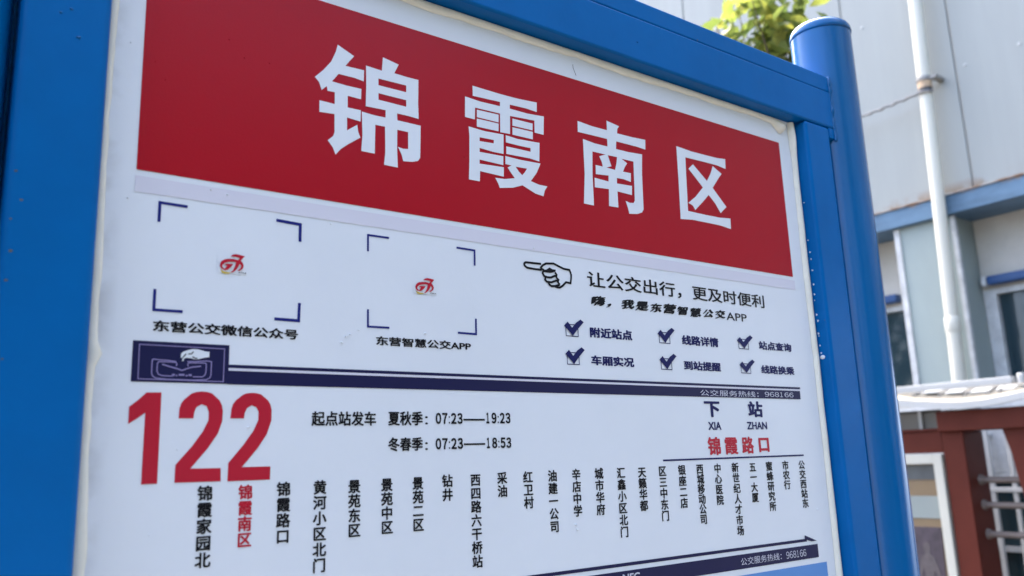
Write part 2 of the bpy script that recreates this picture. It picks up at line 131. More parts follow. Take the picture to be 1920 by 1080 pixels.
M['yellow'] = mat('yellow_ink', (0.62, 0.46, 0.07), rough=0.4, spec=0.3)
M['caulk'] = mat('cream_sealant', (0.80, 0.77, 0.66), rough=0.55, spec=0.3, var=0.05, vscale=30, bump=0.12, bscale=90)
M['fleck'] = mat('white_sealant', (0.78, 0.80, 0.82), rough=0.4)
M['wall'] = mat('pale_metal_cladding', (0.295, 0.315, 0.30), rough=0.5, spec=0.3, var=0.04, vscale=3.0, stretch=(1, 2.5, 0.25))
mask_over(M['wall'], (0.21, 0.135, 0.075), 9, 0.47, 0.60, zrange=(3.42, 3.345), amount=0.8)
M['flashing'] = mat('rusty_flashing', (0.40, 0.38, 0.35), rough=0.6, var=0.2, vscale=9)
mask_over(M['flashing'], (0.22, 0.12, 0.06), 6, 0.42, 0.55)
M['groove'] = mat('weathered_seam', (0.30, 0.27, 0.23), rough=0.8)
M['fascia'] = mat('faded_blue_steel', (0.10, 0.175, 0.255), rough=0.55, spec=0.3, var=0.22, vscale=7, stretch=(1, 0.6, 2))
mask_over(M['fascia'], (0.34, 0.22, 0.14), 6, 0.52, 0.66, zrange=(3.295, 3.318))
M['pilaster'] = mat('pale_blue_panel', (0.28, 0.33, 0.315), rough=0.5, spec=0.3, var=0.06, vscale=3, stretch=(1, 1, 0.3))
M['trim'] = mat('grey_white_trim', (0.50, 0.51, 0.50), rough=0.55, var=0.2, vscale=14)
M['render'] = mat('beige_grey_wall', (0.50, 0.475, 0.42), rough=0.8, var=0.10, vscale=5)
M['shutter'] = mat('blue_shutter_steel', (0.015, 0.065, 0.19), rough=0.4)
M['glass'] = mat('dark_window_glass', (0.020, 0.040, 0.05), rough=0.06, spec=0.6)
M['pvc'] = mat('cream_white_pvc', (0.62, 0.60, 0.50), rough=0.4, var=0.04, vscale=6, stretch=(1, 1, 0.3))
M['bracket'] = mat('dull_zinc', (0.26, 0.25, 0.23), rough=0.5, metal=0.3, var=0.25, vscale=40)
M['rustband'] = mat('rusty_band', (0.45, 0.32, 0.20), rough=0.7, var=0.3, vscale=40)
M['dark'] = mat('dark_rubber', (0.02, 0.022, 0.025), rough=0.6)
M['cable'] = mat('grey_cable', (0.20, 0.20, 0.20), rough=0.6)
M['oxide'] = mat('red_brown_paint', (0.095, 0.019, 0.011), rough=0.5, spec=0.15, var=0.10, vscale=5)
M['rail'] = mat('brown_grey_tube', (0.16, 0.125, 0.105), rough=0.45, spec=0.4, var=0.1, vscale=20)
M['white'] = mat('white_enamel', (0.42, 0.425, 0.41), rough=0.4, var=0.04, vscale=8)
M['ivory'] = mat('ivory_frame_paint', (0.52, 0.50, 0.42), rough=0.45, var=0.04, vscale=8)
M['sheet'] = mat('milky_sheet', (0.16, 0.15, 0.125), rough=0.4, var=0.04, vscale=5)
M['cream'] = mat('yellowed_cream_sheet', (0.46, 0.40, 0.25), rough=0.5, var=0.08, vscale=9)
M['ground'] = mat('grey_asphalt', (0.055, 0.054, 0.053), rough=0.85, var=0.15, vscale=2.0, bump=0.3, bscale=30)
M['bark'] = mat('brown_bark', (0.10, 0.075, 0.05), rough=0.9, var=0.3, vscale=18, bump=0.5, bscale=60)
M['poster_tan'] = mat('tan_board', (0.20, 0.135, 0.07), rough=0.5, var=0.06)  # board and prints coloured darker, standing for the shade inside the case
M['poster_green'] = mat('pale_green_print', (0.24, 0.27, 0.25), rough=0.4)
M['poster_grey'] = mat('grey_print', (0.075, 0.08, 0.08), rough=0.4, var=0.2, vscale=9)
M['poster_plum'] = mat('plum_print', (0.05, 0.036, 0.045), rough=0.4, var=0.35, vscale=22)
M['poster_skin'] = mat('pale_pink_print', (0.085, 0.068, 0.068), rough=0.5, var=0.2, vscale=30)

def leafmat(name, dark, light, yellow):
    mt = bpy.data.materials.new(name); mt.use_nodes = True
    n = mt.node_tree.nodes; l = mt.node_tree.links; n.clear()
    out = n.new('ShaderNodeOutputMaterial'); g = n.new('ShaderNodeNewGeometry'); cr = n.new('ShaderNodeValToRGB')
    e = cr.color_ramp.elements; e[0].color = (*dark, 1); e[1].color = (*yellow, 1); e[1].position = 1.0
    k = e.new(0.55); k.color = (*light, 1)
    l.new(g.outputs['Random Per Island'], cr.inputs[0])
    d = n.new('ShaderNodeBsdfPrincipled'); d.inputs['Roughness'].default_value = 0.4; d.inputs['Specular IOR Level'].default_value = 0.4
    t = n.new('ShaderNodeBsdfTranslucent'); mx = n.new('ShaderNodeMixShader'); mx.inputs[0].default_value = 0.45
    l.new(cr.outputs[0], d.inputs['Base Color']); l.new(cr.outputs[0], t.inputs[0])
    l.new(d.outputs[0], mx.inputs[1]); l.new(t.outputs[0], mx.inputs[2]); l.new(mx.outputs[0], out.inputs[0])
    return mt
M['leaf'] = leafmat('yellow_green_leaf', (0.06, 0.10, 0.028), (0.18, 0.23, 0.05), (0.42, 0.41, 0.075))
M['leafdark'] = leafmat('dark_green_leaf', (0.02, 0.05, 0.012), (0.05, 0.10, 0.02), (0.09, 0.15, 0.03))

# ---------------------------------------------------------------- builders
def soft(o):
    for p in o.data.polygons: p.use_smooth = True
    wn = o.modifiers.new('weighted_normals', 'WEIGHTED_NORMAL'); wn.keep_sharp = True; wn.weight = 100
    return o
def thing(name, label, cat, loc=(0, 0, 0), group=None):
    o = bpy.data.objects.new(name, None); COL.objects.link(o); o.location = loc; o.empty_display_size = 0.2
    o['label'] = label; o['category'] = cat
    if group: o['group'] = group
    return o
def link(name, me, material, parent=None, label=None):
    """links a mesh given in world coordinates; a part's origin is moved so that it stays there under its thing"""
    o = bpy.data.objects.new(name, me); COL.objects.link(o)
    if material is not None and not me.materials: me.materials.append(material)
    if parent is not None:
        o.parent = parent
        if parent.type == 'EMPTY': o.location = -parent.location
    if label: o['label'] = label
    return o
def obj(name, bm, material, parent=None, smooth=False, label=None):
    bmesh.ops.recalc_face_normals(bm, faces=bm.faces[:])
    me = bpy.data.meshes.new(name); bm.to_mesh(me); bm.free()
    if smooth:
        for p in me.polygons: p.use_smooth = len(p.vertices) <= 4      # end caps stay flat
    return link(name, me, material, parent, label)
def box(bm, x0, x1, y0, y1, z0, z1, bev=0.0, seg=2):
    r = bmesh.ops.create_cube(bm, size=1.0, matrix=Matrix.Translation(((x0+x1)/2, (y0+y1)/2, (z0+z1)/2)) @ Matrix.Diagonal((x1-x0, y1-y0, z1-z0, 1)))
    if bev > 0:
        es = list({e for v in r['verts'] for e in v.link_edges})
        bmesh.ops.bevel(bm, geom=es, offset=bev, segments=seg, profile=0.5, affect='EDGES')
    return bm
def B(*a, **k): return box(bmesh.new(), *a, **k)
def tube(bm, pts, rad, n=16, caps=True, sx=1.0):
    """a tube through points; rad is one number or one per point"""
    pts = [Vector(p) for p in pts]; rings = []
    ref = None
    for i, p in enumerate(pts):
        t = (pts[min(i+1, len(pts)-1)] - pts[max(i-1, 0)]).normalized()
        if ref is None: ref = Vector((1, 0, 0)) if abs(t.x) < 0.9 else Vector((0, 1, 0))
        a = (ref - t * ref.dot(t)).normalized(); b = t.cross(a); ref = a
        r = rad[i] if isinstance(rad, (list, tuple)) else rad
        rings.append([bm.verts.new(p + (a * math.cos(2*math.pi*k/n) * sx + b * math.sin(2*math.pi*k/n)) * r) for k in range(n)])
    for i in range(len(rings)-1):
        for k in range(n): bm.faces.new((rings[i][k], rings[i][(k+1) % n], rings[i+1][(k+1) % n], rings[i+1][k]))
    if caps:
        for q in (rings[0][::-1], rings[-1]): bm.faces.new([bm.verts.new(v.co) for v in q])      # own corners, so the end stays a crisp edge
    return bm
def lathe(bm, prof, cx, cy, n=48):
    rings = []
    for r, z in prof: rings.append([bm.verts.new((cx + r*math.cos(2*math.pi*k/n), cy + r*math.sin(2*math.pi*k/n), z)) for k in range(n)])
    for i in range(len(rings)-1):
        for k in range(n): bm.faces.new((rings[i][k], rings[i][(k+1) % n], rings[i+1][(k+1) % n], rings[i+1][k]))
    for q in (rings[0][::-1], rings[-1]): bm.faces.new([bm.verts.new(v.co) for v in q])
    return bm
def prism_yz(bm, pts, x0, x1):
    """a (y, z) outline given a thickness from x0 to x1"""
    a = [bm.verts.new((x0, y, z)) for y, z in pts]; b = [bm.verts.new((x1, y, z)) for y, z in pts]
    bm.faces.new(a); bm.faces.new(b[::-1])
    for i in range(len(pts)): j = (i+1) % len(pts); bm.faces.new((a[i], b[i], b[j], a[j]))
    return bm

# flat print on the panel: 2-D outlines (with holes) become thin sheets standing a fraction of a millimetre proud
def filled(shapes, y, bm=None):
    """shapes: lists of loops in (x, z); one filled sheet at depth y"""
    bm = bm or bmesh.new()
    for loops in shapes:
        cu = bpy.data.curves.new('outline', 'CURVE'); cu.dimensions = '2D'; cu.fill_mode = 'BOTH'
        for lp in loops:
            s = cu.splines.new('POLY'); s.points.add(len(lp)-1); s.use_cyclic_u = True
            for p, q in zip(s.points, lp): p.co = (q[0], q[1], 0, 1)
        o = bpy.data.objects.new('outline', cu); COL.objects.link(o)
        dg = bpy.context.evaluated_depsgraph_get(); me = bpy.data.meshes.new_from_object(o.evaluated_get(dg))
        add_flat(bm, me, lambda v: (v.x, v.y), y)
        bpy.data.objects.remove(o); bpy.data.curves.remove(cu); bpy.data.meshes.remove(me)
    return bm
def add_flat(bm, me, f, y):
    vs = [bm.verts.new((f(v.co)[0], y, f(v.co)[1])) for v in me.vertices]
    for p in me.polygons:
        try: bm.faces.new([vs[i] for i in p.vertices])
        except ValueError: pass
def rects(rs, y, bm=None):
    bm = bm or bmesh.new()
    for x0, z0, x1, z1 in rs:
        bm.faces.new([bm.verts.new(c) for c in ((x0, y, z0), (x1, y, z0), (x1, y, z1), (x0, y, z1))])
    return bm
def ribbon(bm, pts, wd, y):
    """a pen stroke of even width along (x, z) points"""
    P = [Vector((p[0], p[1])) for p in pts]; L = []; Rr = []
    closed = (P[0]-P[-1]).length < 1e-6
    for i, p in enumerate(P):
        a = P[i-1] if i > 0 else (P[-2] if closed else None); b = P[i+1] if i < len(P)-1 else (P[1] if closed else None)
        d1 = (p-a).normalized() if a is not None else None; d2 = (b-p).normalized() if b is not None else None
        if d1 is None: d1 = d2
        if d2 is None: d2 = d1
        t = (d1+d2); t = t.normalized() if t.length > 1e-6 else d1
        n = Vector((-t.y, t.x)); k = 1/max(0.5, n.dot(Vector((-d1.y, d1.x))))
        L.append(p+n*wd/2*k); Rr.append(p-n*wd/2*k)
    va = [bm.verts.new((q.x, y, q.y)) for q in L]; vb = [bm.verts.new((q.x, y, q.y)) for q in Rr]
    for i in range(len(P)-1): bm.faces.new((va[i], va[i+1], vb[i+1], vb[i]))
    return bm
def digit_line(bm, body, x0, z0, x1, z1, bold, y):
    """narrow numerals: every numeral in a cell of its own (the wide forms carry a flag on the 1)"""
    wts = [0.42 if ch == ':' else 1.0 for ch in body]; tot = sum(wts); cx = x0; W_ = x1-x0
    for ch, wt in zip(body, wts):
        cw = W_*wt/tot
        if ch == ':':
            for zc in (0.12, 0.62): rects([(cx+cw*0.28, z0+(z1-z0)*(zc-0.07), cx+cw*0.72, z0+(z1-z0)*(zc+0.07))], y, bm)
        else:
            a, b = (0.16, 0.70) if ch == '1' else (0.07, 0.93)
            text_line(bm, chr(ord(ch)-48+0xFF10), cx+cw*a, z0, cx+cw*b, z1, bold, 0, y)
        cx += cw
    return bm
def brush_line(bm, body, x0, z0, x1, z1, y):
    """brush lettering: slanted nib weight, letters a little uneven in size and tilt"""
    br = random.Random(12); han = body[:-3]; wts = len(han)+1.75; em = (x1-x0)/wts; h = (z1-z0)
    for i, ch in enumerate(han):
        me = glyphs(ch, 0); k = br.uniform(0.90, 1.04)*(0.94 if ch != '，' else 1); a = br.uniform(-0.10, 0.04); cx = x0+em*(i+0.5); cz = z0+h*(0.52+br.uniform(-.05, .05))
        for j, t in enumerate((0, 0.02, 0.04, 0.06, -0.02, -0.04, -0.06)):
            def f(v):
                px, py = v.x-0.5+t, v.y-0.38+t*0.75; px += 0.10*py; py += 0.10*px
                return (cx+(px*math.cos(a)-py*math.sin(a))*em*k, cz+(px*math.sin(a)+py*math.cos(a))*h*k*1.04)
            add_flat(bm, me, f, y-0.00001*j)
    return text_line(bm, body[-3:], x1-em*1.75, z0+h*0.06, x1, z1-h*0.12, 0.008, 0, y)
_gc = {}
def glyphs(body, bold):
    if body not in _gc:
        cu = bpy.data.curves.new('lettering', 'FONT'); cu.body = body; cu.resolution_u = 4
        o = bpy.data.objects.new('lettering', cu); COL.objects.link(o)
        dg = bpy.context.evaluated_depsgraph_get(); me = bpy.data.meshes.new_from_object(o.evaluated_get(dg))
        bpy.data.objects.remove(o); bpy.data.curves.remove(cu); _gc[body] = me
    return _gc[body]
def weight(b):
    """a bold face: the same letter printed again a hair to each side"""
    if not b: return [(0, 0)]
    c = b*0.72
    return [(0, 0), (b, 0), (-b, 0), (0, b*0.8), (0, -b*0.8), (c, c), (-c, c), (c, -c), (-c, -c)]
def text_line(bm, body, x0, z0, x1, z1, bold, shear, y):
    me = glyphs(body, bold)
    xs = [v.co.x for v in me.vertices]; ys = [v.co.y for v in me.vertices]
    ax, bx, ay, by = min(xs), max(xs), min(ys), max(ys)
    kx, kz = (x1-x0)/(bx-ax), (z1-z0)/(by-ay)
    if bold: ax -= bold; ay -= bold; kx = (x1-x0)/(bx+bold-ax); kz = (z1-z0)/(by+bold-ay)
    for i, (u, q) in enumerate(weight(bold)):
        add_flat(bm, me, lambda v: (x0+(v.x+u-ax)*kx + shear*(v.y-ay)*kz*0.5, z0+(v.y+q-ay)*kz), y-0.00001*i)
    return bm
def text_column(bm, s, xc, ztop, zbot, wd, bold, y):
    n = len(s); ink = 0.92; w = wd/ink
    h = min(0.0112, (ztop-zbot)/n*1.02) ; p = (ztop-zbot-h)/max(1, n-1); em = h/ink
    for i, ch in enumerate(s):
        zc = ztop-h/2-p*i
        for j, (u, q) in enumerate(weight(bold)):
            add_flat(bm, glyphs(ch, bold), lambda v: (xc+(v.x+u-0.5)*w, zc+(v.y+q-0.38)*em), y-0.00001*j)
    return bm

# ================================================================ the setting
g = B(-150, 150, -150, 150, -0.4, 0.0); go = obj('ground', g, M['ground']); go['kind'] = 'structure'

# ---------------------------------------------------------------- the building beside the stop (its front runs along y at x = 5.5)
bld = thing('building', 'pale metal clad building with faded blue beam, pilaster and dark windows behind the sign', 'building', (5.5, 2.0, 0))
FX = 5.5
bm = bmesh.new(); seams = [-7.4+0.755*i for i in range(29)]
off = 1.698 - min(seams, key=lambda s: abs(s-1.698)); seams = [s+off for s in seams]
for a, b in zip(seams[:-1], seams[1:]): box(bm, FX, FX+0.06, a+0.005, b-0.005, 3.322, 9.0, bev=0.004, seg=1)
obj('wall', bm, M['wall'], bld)
obj('wall_core', B(FX+0.012, FX+0.6, seams[0]+0.02, seams[-1]-0.02, 3.33, 8.98), M['groove'], bld)
for s, z in ((1.82, 4.165), (1.635, 4.17), (2.6, 4.4), (1.3, 4.17), (1.82, 5.4), (2.3, 4.75)):
    bm = bmesh.new(); bmesh.ops.create_cone(bm, cap_ends=True, segments=12, radius1=0.010, radius2=0.008, depth=0.006, matrix=Matrix.Translation((FX-0.0025, s, z)) @ Matrix.Rotation(R(-90), 4, 'Y'))
    obj('bolt', bm, M['trim'], bld)
obj('fascia_beam', B(FX-0.05, FX+0.6, seams[0], seams[-1], 3.197, 3.321, bev=0.004), M['fascia'], bld)
obj('flashing', B(FX-0.062, FX-0.002, seams[0], seams[-1], 3.323, 3.332), M['flashing'], bld)
pil = obj('pilaster', B(FX, FX+0.40, 1.862, 2.24, 0.0, 3.196, bev=0.004), M['pilaster'], bld)
bm = bmesh.new(); box(bm, FX-0.012, FX+0.02, 2.222, 2.262, 0.0, 3.19, bev=0.003); box(bm, FX-0.012, FX+0.02, 1.842, 1.872, 0.0, 3.19, bev=0.003)
obj('corner_trim', bm, M['trim'], pil)
RX = 5.775
bm = bmesh.new()
for a, b in ((seams[0], 1.86), (2.242, seams[-1])):
    box(bm, RX, RX+0.30, a, b, 2.715, 3.195)
    box(bm, RX, RX+0.30, a, b, 0.0, 2.03)
obj('recess_wall', bm, M['render'], bld)
for a, b, c in ((0.2, 1.80, 'dark blue roller shutter box above the right window'), (2.42, 3.9, None)):
    sh = obj('shutter_box', B(RX-0.075, RX-0.001, a, b, 2.735, 2.795, bev=0.012), M['shutter'], bld)
    obj('end_cap', B(RX-0.078, RX-0.002, b+0.001, b+0.035, 2.73, 2.80, bev=0.012), M['trim'], sh)
obj('shopfront_panel', B(5.455, 5.499, 0.2, 2.9, 1.545, 1.97, bev=0.003), M['trim'], bld)
RX0 = RX
for a, b, z0, z1, mull in ((0.2, 1.858, 2.03, 2.715, 0.9), (2.245, 3.9, 2.03, 2.715, 3.1), (0.2, 2.9, 0.35, 1.544, 0.9)):
    RX = RX0 if z0 > 1 else 5.462
    bm = bmesh.new(); f = 0.05
    box(bm, RX-0.01, RX+0.036, a, a+f, z0, z1); box(bm, RX-0.01, RX+0.036, b-f-0.03, b-0.001, z0, z1)
    box(bm, RX-0.008, RX+0.035, a+f, b-f-0.03, z1-f*0.7, z1); box(bm, RX-0.008, RX+0.035, a+f, b-f-0.03, z0, z0+f*0.7)
    box(bm, RX-0.006, RX+0.034, mull, mull+f, z0+f*0.7, z1-f*0.7)
    if z0 < 1: box(bm, RX-0.004, RX+0.0295, a+f, b-f-0.03, 1.085, 1.115)
    wf = obj('window', bm, M['trim'], bld)
    obj('pane', B(RX+0.030, RX+0.0335, a+f+0.001, b-f-0.031, z0+f*0.7, z1-f*0.7), M['glass'], wf)
RX = RX0
bm = bmesh.new()
for y in (1.805, 1.680, 1.555, 1.43, 1.305, 1.18): box(bm, 5.39, 5.414, y-0.012, y+0.012, 0.45, 1.83, bev=0.003)
for z in (1.449, 0.60): box(bm, 5.386, 5.418, 1.12, 1.84, z-0.014, z+0.014, bev=0.003)
for y in (1.805, 1.18): box(bm, 5.413, 5.456, y-0.010, y+0.010, 1.76, 1.78)
obj('security_grille', bm, M['white'], bld)

# the downpipe with its sockets and clamp
dp = thing('downpipe', 'cream white plastic downpipe running down the pale cladding with a metal clamp', 'drainpipe', (5.40, 2.0, 0))
def pipe_y(z): return 1.845 + (4.77-z)*0.0269
bm = bmesh.new(); tube(bm, [(5.40, pipe_y(z), z) for z in (9.0, 6, 4.14)], 0.043, 24); tube(bm, [(5.40, pipe_y(z), z) for z in (4.13, 3, 2.47)], 0.041, 24); tube(bm, [(5.40, pipe_y(z), z) for z in (2.45, 1.2, 0.05)], 0.0415, 24)
obj('pipe', bm, M['pvc'], dp, smooth=True)
for z, h in ((2.47, 0.05),):
    obj('socket', tube(bmesh.new(), [(5.40, pipe_y(z+d), z+d) for d in (h, h*0.9, 0.0, -h*0.75, -h)], [0.0425, 0.0465, 0.0465, 0.0465, 0.0425], 24), M['pvc'], dp, smooth=True)
bm = bmesh.new(); tube(bm, [(5.40, pipe_y(4.13+d), 4.13+d) for d in (0.018, 0.014, -0.008, -0.012)], [0.044, 0.050, 0.050, 0.044], 24)
box(bm, 5.385, 5.50, pipe_y(4.13)-0.085, pipe_y(4.13)-0.045, 4.118, 4.140)
cl = obj('clamp', bm, M['bracket'], dp, smooth=False)
obj('rusty_band', tube(bmesh.new(), [(5.40, pipe_y(4.09+d), 4.09+d) for d in (0.025, -0.022)], 0.0445, 24), M['rustband'], cl)
obj('gasket', tube(bmesh.new(), [(5.40, pipe_y(4.06+d), 4.06+d) for d in (0.008, -0.018)], 0.0448, 24), M['dark'], cl)

cab = bmesh.new(); P = []
for i in range(60):
    t = i/59; y = 1.86+t*1.6; z = 4.035+0.19*t - 0.11*math.sin(math.pi*t) + 0.07*t + 0.005*math.sin(i*2.1)
    P.append((5.352+0.004*math.sin(i*1.7), y, z))
tube(cab, P, [0.009+0.003*(math.sin(i*1.9) > 0.55) for i in range(60)], 8)
tube(cab, [(5.352, pipe_y(4.04)+0.02, 4.035), (5.345, pipe_y(4.04)-0.01, 4.033), (5.352, pipe_y(4.04)-0.04, 4.03), (5.39, pipe_y(4.04)-0.052, 4.03)], 0.008, 8)
co = obj('cable', cab, M['cable'], smooth=True); co['label'] = 'thin twisted grey cable tied to the downpipe clamp'; co['category'] = 'cable'

# ---------------------------------------------------------------- trees
def leaf(bm, c, d, n, ln, wd):
    d = d.normalized(); s = d.cross(n)
    if s.length < 1e-3: s = d.orthogonal()
    s.normalize(); n2 = s.cross(d)
    pts = [c, c+d*ln*0.3+s*wd*0.42+n2*ln*0.05, c+d*ln*0.7+s*wd*0.5, c+d*ln-n2*ln*0.12, c+d*ln*0.7-s*wd*0.5, c+d*ln*0.3-s*wd*0.42+n2*ln*0.05]
    mid = [c+d*ln*0.5-n2*wd*0.12]
    v = [bm.verts.new(p) for p in pts]
    bm.faces.new((v[0], v[1], v[2], v[3])); bm.faces.new((v[0], v[3], v[4], v[5]))
def tree(label, base, crown_c, rad, height_r, nleaf, ln, mleaf, nlimb, trunk_r, seed, clumps=None, low=0.85):
    rnd = random.Random(seed); base = Vector(base); crown_c = Vector(crown_c)
    t = thing('tree', label, 'tree', base)
    bm = bmesh.new(); fork = Vector((base.x*0.15+crown_c.x*0.85, base.y*0.15+crown_c.y*0.85, crown_c.z-height_r*low))
    mid = base.lerp(fork, 0.5)+Vector((0.03, 0.02, 0))
    tube(bm, [base, base+Vector((0, 0, 0.15)), mid, fork], [trunk_r*1.3, trunk_r, trunk_r*0.85, trunk_r*0.65], 12)
    tk = obj('trunk', bm, M['bark'], t, smooth=True)
    bm = bmesh.new(); tips = []
    for i in range(nlimb):
        if clumps: tip = Vector(clumps[i % len(clumps)])+Vector((rnd.gauss(0, .03), rnd.gauss(0, .03), rnd.gauss(0, .03)))
        else:
            a = rnd.uniform(0, 2*math.pi); e = rnd.uniform(-0.3, 1.0); q = rnd.uniform(0.55, 1.0)
            tip = crown_c+Vector((math.cos(a)*rad*q*math.sqrt(max(0, 1-e*e*.8)), math.sin(a)*rad*q*math.sqrt(max(0, 1-e*e*.8)), e*height_r*q))
        m1 = fork.lerp(tip, 0.5)+Vector((rnd.gauss(0, .1), rnd.gauss(0, .1), rnd.gauss(0, .05)))*rad
        tube(bm, [fork, m1, tip], [trunk_r*0.4, trunk_r*0.22, trunk_r*0.07], 6); tips += [(m1, tip)]
    obj('limb', bm, M['bark'], t, smooth=True)
    bm = bmesh.new(); sp = rad*(0.26 if clumps else 0.34)
    for i in range(nleaf):
        m1, tip = rnd.choice(tips); c = m1.lerp(tip, rnd.uniform(0.35, 1.05))+Vector((rnd.gauss(0, sp), rnd.gauss(0, sp), rnd.gauss(0, sp)))*0.75
        d = Vector((rnd.gauss(0, 1), rnd.gauss(0, 1), rnd.gauss(-0.25, 0.6))); n = Vector((rnd.gauss(0, .6), rnd.gauss(0, .6), 1))
        s = rnd.uniform(0.65, 1.25); leaf(bm, c, d, n, ln*s, ln*0.55*s)
    obj('foliage', bm, mleaf, t)
    return t
def along(px, d): return Vector((0, -0.7, 1.7))+Vector(px)*d
CL = [along(v, 4.1) for v in ((0.712, 0.527, 0.465), (0.724, 0.507, 0.475), (0.736, 0.492, 0.468), (0.748, 0.480, 0.462), (0.742, 0.500, 0.450), (0.730, 0.480, 0.50), (0.70, 0.535, 0.475), (0.722, 0.49, 0.50))]
cc = sum(CL, Vector())/len(CL)
CL += [along(v, 4.0) for v in ((0.690, 0.548, 0.470), (0.70, 0.540, 0.462), (0.705, 0.52, 0.485))]
tree('young tree with sunlit yellow green leaves above the blue top rail', (cc.x+0.05, cc.y-0.1, 0), cc, 0.30, 0.30, 300, 0.090, M['leaf'], 14, 0.02, 5, CL, 2.4)
tree('dark leafy tree far behind the left end of the sign', (0.45, 6.0, 0), (0.45, 6.0, 4.0), 1.9, 2.3, 5000, 0.16, M['leafdark'], 40, 0.14, 11)

fb = random.Random(21); bm = bmesh.new()  # trees out of view, added to darken the sign's reflections and front light
for i in range(7000):
    k = fb.randrange(9); cx = -17+2.9*k; c = Vector((cx+fb.gauss(0, 1.0), -10+fb.gauss(0, 0.9), 4.7+fb.gauss(0, 1.6)+0.5*math.sin(k*2.3)))
    leaf(bm, c, Vector((fb.gauss(0, 1), fb.gauss(0, 1), fb.gauss(0, .7))), Vector((fb.gauss(0, .6), fb.gauss(0, .6), 1)), 0.55, 0.42)
for k in range(9): tube(bm, [(-17+2.9*k, -10, 0), (-16.95+2.9*k, -10, 2), (-17+2.9*k, -10, 4.5)], [0.16, 0.13, 0.08], 8)
fo = obj('added_tree_screen', bm, M['leafdark']); fo['kind'] = 'stuff'; fo['label'] = 'unseen row of dark trees added behind the camera for shade and reflection'; fo['category'] = 'trees'

# ---------------------------------------------------------------- the red-brown shelter, its display case and awning
sh = thing('shelter', 'red brown steel shelter frame with grey rails beside the blue sign post', 'shelter', (4.4, 1.3, 0))
SX = 4.3
obj('top_beam', B(SX-0.04, SX+0.20, -0.6, 1.506, 1.784, 1.884, bev=0.004), M['oxide'], sh)
obj('post', B(SX, SX+0.205, 1.405, 1.512, 0.0, 1.783, bev=0.004), M['oxide'], sh)
bm = B(SX, SX+0.16, 1.513, 2.75, 1.680, 1.790, bev=0.004); box(bm, SX-0.012, SX+0.19, 1.513, 2.75, 1.791, 1.803)
obj('lower_beam', bm, M['oxide'], sh)
obj('post', B(SX, SX+0.205, 2.751, 2.86, 0.0, 1.80, bev=0.004), M['oxide'], sh)
arc = [(1.216, 1.783), (1.2, 1.718), (1.188, 1.668), (1.180, 1.593), (1.168, 1.508), (1.150, 1.40), (1.120, 1.25), (1.11, 0.0), (1.0, 0.0), (1.0, 1.783)]
obj('post', prism_yz(bmesh.new(), arc, SX, SX+0.205), M['oxide'], sh, label='red brown post flaring into the top beam with a curved edge')
for z in (1.543, 1.422, 1.283):
    ro = obj('rail', tube(bmesh.new(), [(4.41, 1.404, z), (4.41, 1.113, z-0.003)], 0.0155, 16), M['rail'], sh, smooth=True)
    obj('flange', tube(bmesh.new(), [(4.41, 1.404, z), (4.41, 1.392, z), (4.41, 1.386, z)], [0.026, 0.024, 0.019], 16), M['rail'], ro)
case = thing('display_case', 'ivory framed notice case with posters set in the red brown shelter', 'notice board', (4.33, 2.1, 0.9))
y0, y1, z0, z1 = 1.522, 2.70, 0.55, 1.674; f = 0.046
bm = bmesh.new(); X0, X1 = SX-0.010, SX+0.07
box(bm, X0, X1, y0, y0+f, z0, z1, bev=0.004); box(bm, X0, X1, y1-f, y1, z0, z1, bev=0.004)
box(bm, X0+0.001, X1-0.001, y0+f, y1-f, z1-f, z1); box(bm, X0+0.001, X1-0.001, y0+f, y1-f, z0, z0+f)
obj('frame', bm, M['ivory'], case)
obj('back_board', B(SX+0.035, SX+0.055, y0+f+0.001, y1-f-0.001, z0+f+0.001, z1-f-0.001), M['poster_tan'], case)
bx = SX+0.034
obj('header_print', prism_yz(bmesh.new(), [(y0+f+.004, 1.548), (y1-f-.004, 1.548), (y1-f-.004, 1.622), (y0+f+.004, 1.622)], bx-0.004, bx), M['poster_grey'], case)
obj('notice_print', prism_yz(bmesh.new(), [(y0+f+.004, 1.355), (y1-f-.004, 1.355), (y1-f-.004, 1.466), (y0+f+.004, 1.466)], bx-0.004, bx), M['poster_green'], case)
po = obj('poster', prism_yz(bmesh.new(), [(1.612, 0.80), (1.99, 0.80), (1.99, 1.312), (1.590, 1.312)], bx-0.006, bx), M['poster_plum'], case)
fig = [(1.640, 0.81), (1.648, 0.95), (1.660, 1.05), (1.652, 1.10), (1.632, 1.06), (1.626, 1.00), (1.618, 1.01), (1.626, 1.10), (1.644, 1.165), (1.664, 1.178), (1.667, 1.190), (1.660, 1.205), (1.662, 1.225), (1.673, 1.238), (1.688, 1.236), (1.697, 1.222), (1.696, 1.203), (1.688, 1.190), (1.690, 1.178), (1.712, 1.165), (1.728, 1.11), (1.736, 1.03), (1.728, 1.02), (1.716, 1.09), (1.704, 1.11), (1.700, 1.05), (1.722, 0.95), (1.745, 0.81)]
obj('printed_figure', prism_yz(bmesh.new(), fig, bx-0.0085, bx-0.0062), M['poster_skin'], po)

